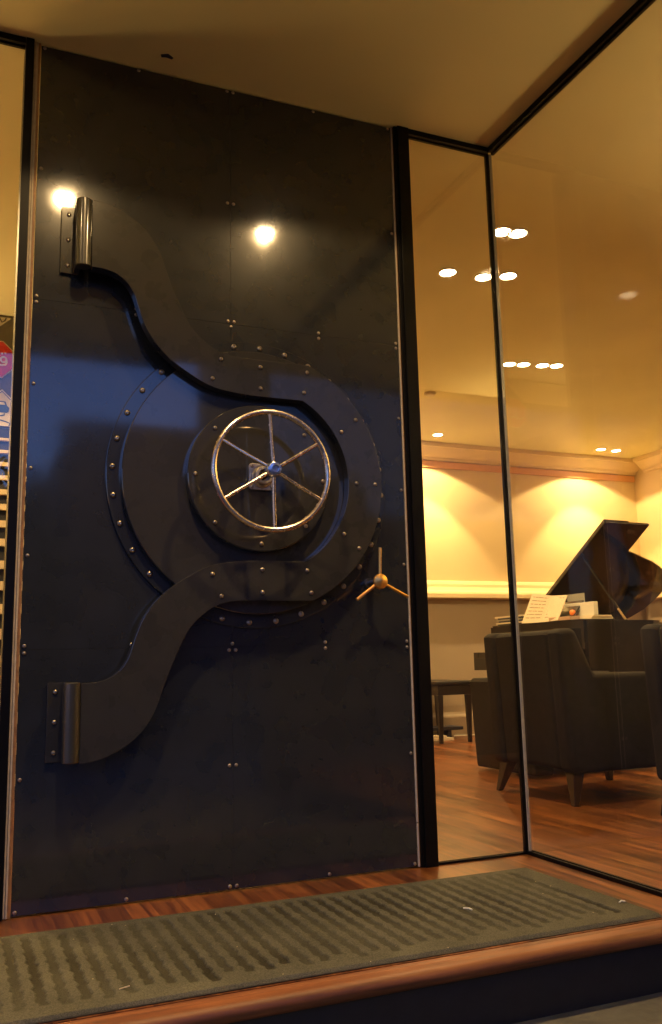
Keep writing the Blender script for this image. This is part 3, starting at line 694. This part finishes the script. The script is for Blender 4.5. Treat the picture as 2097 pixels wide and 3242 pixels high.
# music desk & things resting on the piano
def slab(p0, p1, p2, p3, t, bm=None):
    """thin board through four corner points, thickness t along its normal"""
    bm = bm or bmesh.new(); P = [Vector(p) for p in (p0, p1, p2, p3)]
    nn = (P[1]-P[0]).cross(P[3]-P[0]).normalized()*t
    a = [bm.verts.new(p) for p in P]; b = [bm.verts.new(p+nn) for p in P]
    bm.faces.new(a); bm.faces.new(b[::-1])
    for i in range(4): bm.faces.new((a[i], a[(i+1) % 4], b[(i+1) % 4], b[i]))
    return bm
link('music_desk', slab((4.345, 3.45, 1.049), (4.345, 2.75, 1.049), (4.475, 2.75, 1.20), (4.475, 3.45, 1.20), .010), 'lacquer', pn)
bk = thing('open_music_book', 'open book of sheet music leaning on the piano music desk', 'music book', (4.33, 3.1, 1.05))
pl = slab((4.318, 3.395, 1.052), (4.322, 3.125, 1.045), (4.386, 3.035, 1.262), (4.392, 3.318, 1.302), .006)
link('left_page', pl, 'paper', bk)
pr = slab((4.322, 3.123, 1.045), (4.300, 2.87, 1.05), (4.385, 2.835, 1.252), (4.386, 3.033, 1.262), .006)
link('right_page', pr, 'paper', bk)
def page_lines(A, Bq, Cq, D, rows, rr):
    A, Bq, Cq, D = map(Vector, (A, Bq, Cq, D)); bm = bmesh.new()
    nn = (Bq-A).cross(D-A).normalized()*.0072
    for i in range(rows):
        v0 = .16 + .72*i/(rows-1); v1 = v0+.028
        u = .12
        while u < .86:
            w = rr.uniform(.08, .28); u1 = min(.88, u+w)
            f = lambda s, t_: (A*(1-s)+Bq*s)*(1-t_) + (D*(1-s)+Cq*s)*t_ + nn
            vs = [bm.verts.new(f(*q)) for q in ((u, v0), (u1, v0), (u1, v1), (u, v1))]
            bm.faces.new(vs); u = u1 + rr.uniform(.01, .05)
    return bm
rr = random.Random(5)
link('printed_staves', page_lines((4.318, 3.395, 1.052), (4.322, 3.125, 1.045), (4.386, 3.035, 1.262), (4.392, 3.318, 1.302), 7, rr), 'ink', bk)
link('printed_staves', page_lines((4.322, 3.123, 1.045), (4.300, 2.87, 1.05), (4.385, 2.835, 1.252), (4.386, 3.033, 1.262), 7, rr), 'ink', bk)
stk = [('dark', 3.40, 3.80), ('paper', 3.42, 3.83), ('bookdark', 3.39, 3.79), ('greycard', 3.43, 3.82), ('bookdark', 3.41, 3.80), ('paper', 3.40, 3.84)]
for k, (m_, y0, y1) in enumerate(stk):
    dx = (k*37 % 5)*.006
    tag(link('music_folder', bx(4.335+dx*.3, 4.60+dx*.3, y0, y1, 1.0487+k*.0135, 1.0487+k*.0135+.0125), m_, bevel=.001),
        ['dark folder at the bottom of the stack on the far end of the piano', 'pale folder second from the bottom of the stack on the piano', 'navy folder third from the bottom of the stack on the piano',
         'grey folder fourth from the bottom of the stack on the piano', 'navy folder just under the top one of the stack on the piano', 'pale folder on top of the stack on the far end of the piano'][k], 'folder', 'folders stacked on the piano')
tag(link('card_box', slab((4.40, 2.83, 1.078), (4.40, 2.43, 1.078), (4.45, 2.43, 1.190), (4.45, 2.83, 1.190), .02) if False else bx(4.43, 4.47, 2.58, 2.95, 1.079, 1.185), 'white', bevel=.002), 'white card box standing on papers on the piano', 'card box')
tag(link('grey_card', bx(4.52, 4.525, 2.80, 3.02, 1.0487, 1.27), 'greycard'), 'grey card standing between the music book and the raised lid', 'card')
tag(link('pink_booklet', bx(4.305, 4.40, 2.72, 3.0, 1.0487, 1.078), 'pink', bevel=.001), 'pinkish booklet lying right of the open music book', 'booklet')
tag(link('loose_papers', bxs((4.405, 4.62, 2.59, 3.02, 1.0487, 1.062), (4.41, 4.61, 2.585, 2.90, 1.0625, 1.0665), (4.42, 4.60, 2.582, 2.98, 1.067, 1.0785)), 'paper'), 'loose pile of white papers under the card box on the piano', 'papers')
tag(link('orange', lathe([(0, -.026)] + [(.026*math.sin(R(a)), -.026*math.cos(R(a))) for a in range(15, 180, 15)] + [(0, .026)], (4.375, 2.775, 1.1045), 'z', 20), 'orange_fruit', smooth=True), 'small orange fruit in front of the white card box', 'fruit')

# ------------------------------------------------------------------ sign poster and slats behind the left glass
PY = 2.70
ps = thing('sign_poster', 'poster board of traffic signs on the partition behind the left glass', 'poster', (-.3, PY, 2.26))
link('board', bx(-1.1, .118, PY, .012+PY, 2.262, 2.985), 'board_olive', ps)
def poly(c, r, n, rot): return [(c[0]+r*math.cos(rot+2*math.pi*k/n), c[1]+r*math.sin(rot+2*math.pi*k/n)) for k in range(n)]
link('cream_field', prism([(-1.1, 2.984), (-1.1, 2.80), (-.15, 2.80), (.04, 2.972), (.048, 2.984)], 'y', PY-.002, PY-.0002), 'sign_white', ps)
link('cream_field', prism([(.062, 2.984), (.118, 2.925), (.118, 2.984)], 'y', PY-.002, PY-.0002), 'sign_white', ps)
link('lettering', strip_poly([(-.06, 2.965), (-.045, 2.94), (-.03, 2.965)], .008, PY-.0035, PY-.0022), 'board_black', ps)
link('lettering', strip_poly([(-.02, 2.975), (-.005, 2.95), (.012, 2.962), (.02, 2.982)], .008, PY-.0035, PY-.0022), 'board_black', ps)
SC = (-.041, 2.70)
so = link('stop_sign', prism(poly(SC, .132, 8, R(22.5)), 'y', PY-.010, PY-.0025), 'sign_white', ps)
link('stop_face', prism(poly(SC, .125, 8, R(22.5)), 'y', PY-.0125, PY-.0102), 'sign_red', so)
y0, y1 = PY-.0145, PY-.0127
qaf = [(.013+.017*math.cos(R(a)), 2.698+.017*math.sin(R(a))) for a in range(-60, 301, 20)]
bm = strip_poly(qaf, .011, y0, y1); strip_poly([(.030, 2.70), (.031, 2.68), (.026, 2.665), (.0, 2.660), (-.03, 2.662), (-.055, 2.664)], .012, y0-.0003, y1, bm)
fa = [(-.060+.016*math.cos(R(a)), 2.692+.016*math.sin(R(a))) for a in range(-60, 301, 20)]
strip_poly(fa, .011, y0, y1, bm); strip_poly([(-.044, 2.69), (-.045, 2.670), (-.06, 2.658), (-.10, 2.655), (-.125, 2.66), (-.132, 2.675)], .012, y0-.0006, y1, bm)
for cx_, cz_ in ((.003, 2.738), (.022, 2.741), (-.060, 2.732)): prism(poly((cx_, cz_), .0062, 12, 0), 'y', y0, y1, bm)
link('stop_word', bm, 'sign_white', so)
DC = (.012, 2.352)
dm = [(DC[0], DC[1]+.152), (DC[0]+.106, DC[1]+.046), (DC[0]+.106, 2.266), (DC[0]-.15, 2.266), (DC[0]-.15, DC[1]+.002)]
wd = link('slippery_road_sign', prism(dm, 'y', PY-.010, PY-.0025), 'sign_white', ps)
link('border_line', strip_poly([(DC[0]-.14, DC[1]+.0), (DC[0], DC[1]+.138), (DC[0]+.102, DC[1]+.036)], .006, PY-.012, PY-.0102), 'sign_blue', wd)
car = [(-.07, 2.385), (-.072, 2.362), (-.06, 2.352), (.045, 2.352), (.055, 2.36), (.058, 2.385), (.045, 2.398), (.035, 2.425), (-.02, 2.428), (-.04, 2.40)]
link('car_symbol', prism(car, 'y', PY-.0125, PY-.0103), 'sign_blue', wd)
link('car_window', prism([(-.008, 2.402), (.034, 2.402), (.027, 2.418), (-.005, 2.419)], 'y', PY-.014, PY-.0127), 'sign_white', wd)
link('skid_mark', strip_poly([(.03, 2.348), (.03, 2.336), (.005, 2.33), (-.008, 2.318), (.005, 2.303), (.04, 2.295), (.065, 2.285), (.06, 2.268)], .007, PY-.0125, PY-.0103), 'sign_blue', wd)
rk = thing('slatted_rack', 'dark rack with cream horizontal slats standing below the sign poster', 'rack', (-.1, 2.6, 0))
link('back_board', bx(-.34, .16, PY, PY+.02, .001, 2.255), 'board_black', rk)
zz = [2.178, 2.10, 2.02, 1.935, 1.845, 1.752, 1.647, 1.533, 1.396, 1.269, 1.129, .978, .818, .652, .48, .30, .12]
for k, z in enumerate(zz):
    hh = .010 + .032*min(1, k/12)
    link('slat', bx(-.34, .16, PY-.03, PY-.001, z-hh, z+hh*.6), 'slat', rk, bevel=.001)

# ------------------------------------------------------------------ street behind the camera (seen only as reflections)
def building(x0, x1, y0, y1, h, label, nx=4, nz=3):
    t = thing('street_building', label, 'building', ((x0+x1)/2, (y0+y1)/2, -.17), 0, 'buildings across the street')
    link('wall', bx(x0, x1, y0, y1, -.169, h), 'facade', t)
    link('parapet', bx(x0-.1, x1+.1, y1-.3, y1+.12, h+.001, h+.35), 'facade', t)
    for i in range(nx):
        for j in range(nz):
            cx_ = x0+(x1-x0)*(i+.5)/nx; cz_ = h*(j+.55)/nz
            link('window', bx(cx_-.6, cx_+.6, y1+.002, y1+.06, cz_-.7, cz_+.7), 'board_black', t)
    return t
building(7.4, 18, -27, -18, 13.5, 'tall dark building across the street to the right')
building(2.1, 7.2, -28, -19, 6.5, 'low dark building across the street in the middle', 3, 2)
building(-14, 1.8, -27, -20.0, 4.6, 'dark long building across the street to the left')
def tree(x, y, h, label):
    t = thing('street_tree', label, 'tree', (x, y, -.17), 0, 'trees across the street')
    link('trunk', tube([(x, y, -.17), (x+.05, y, h*.3), (x-.03, y+.05, h*.55)], .16, 10, taper=.5), 'bark', t, smooth=True)
    bm = bmesh.new(); rt_ = random.Random(int(x*10))
    for _ in range(2600):
        u = Vector((rt_.gauss(0, 1), rt_.gauss(0, 1), rt_.gauss(0, 1))).normalized()*rt_.random()**.4
        c = Vector((x, y, h*.68)) + Vector((u.x*h*.26, u.y*h*.26, u.z*h*.32)) + Vector((math.sin(u.x*6)*.2, 0, math.sin(u.y*7+u.x*5)*.25))
        s = .13; d1 = Vector((rt_.gauss(0, 1), rt_.gauss(0, 1), rt_.gauss(0, 1))).normalized()*s; d2 = Vector((rt_.gauss(0, 1), rt_.gauss(0, 1), rt_.gauss(0, 1))).normalized()*s
        bm.faces.new([bm.verts.new(c+d1), bm.verts.new(c+d2), bm.verts.new(c-d1), bm.verts.new(c-d2)])
    link('crown', bm, 'leaf', t)
tree(-3.3, -15.0, 5.0, 'round street tree across the road to the left'); tree(.6, -16.6, 5.0, 'round street tree across the road by the low building')

# ------------------------------------------------------------------ world, camera
w = bpy.data.worlds.new('World'); scene.world = w; w.use_nodes = True
nt = w.node_tree
bg = nt.nodes['Background']
sky = nt.nodes.new('ShaderNodeTexSky'); sky.sky_type = 'NISHITA'; sky.sun_disc = False
sky.sun_elevation = R(3); sky.sun_rotation = R(0); sky.air_density = 1; sky.dust_density = .3; sky.ozone_density = 3.6
tn = nt.nodes.new('ShaderNodeMix'); tn.data_type = 'RGBA'; tn.blend_type = 'MULTIPLY'; tn.inputs[0].default_value = 1; tn.inputs[7].default_value = (.98, .66, .98, 1)
nt.links.new(sky.outputs[0], tn.inputs[6]); nt.links.new(tn.outputs[2], bg.inputs[0]); bg.inputs[1].default_value = .115

cam = bpy.data.cameras.new('camera'); co = bpy.data.objects.new('camera', cam); COL.objects.link(co); scene.camera = co
cam.sensor_fit = 'HORIZONTAL'; cam.sensor_width = 36; cam.lens = 2801.0155/2097*36; cam.clip_start = .02; cam.clip_end = 500
co.rotation_euler = (1.7400663, .0230799, -.3986668); co.location = (-.19690, -3.05030, .75201)

scene.view_settings.view_transform = 'Standard'; scene.view_settings.look = 'None'; scene.view_settings.exposure = 3; scene.view_settings.gamma = 1
scene.render.engine = 'CYCLES'
c = scene.cycles
c.max_bounces = 14; c.diffuse_bounces = 5; c.glossy_bounces = 8; c.transparent_max_bounces = 24; c.transmission_bounces = 8
c.sample_clamp_indirect = 4; c.caustics_reflective = False; c.caustics_refractive = False
c.use_denoising = True; c.use_adaptive_sampling = False; c.blur_glossy = .2
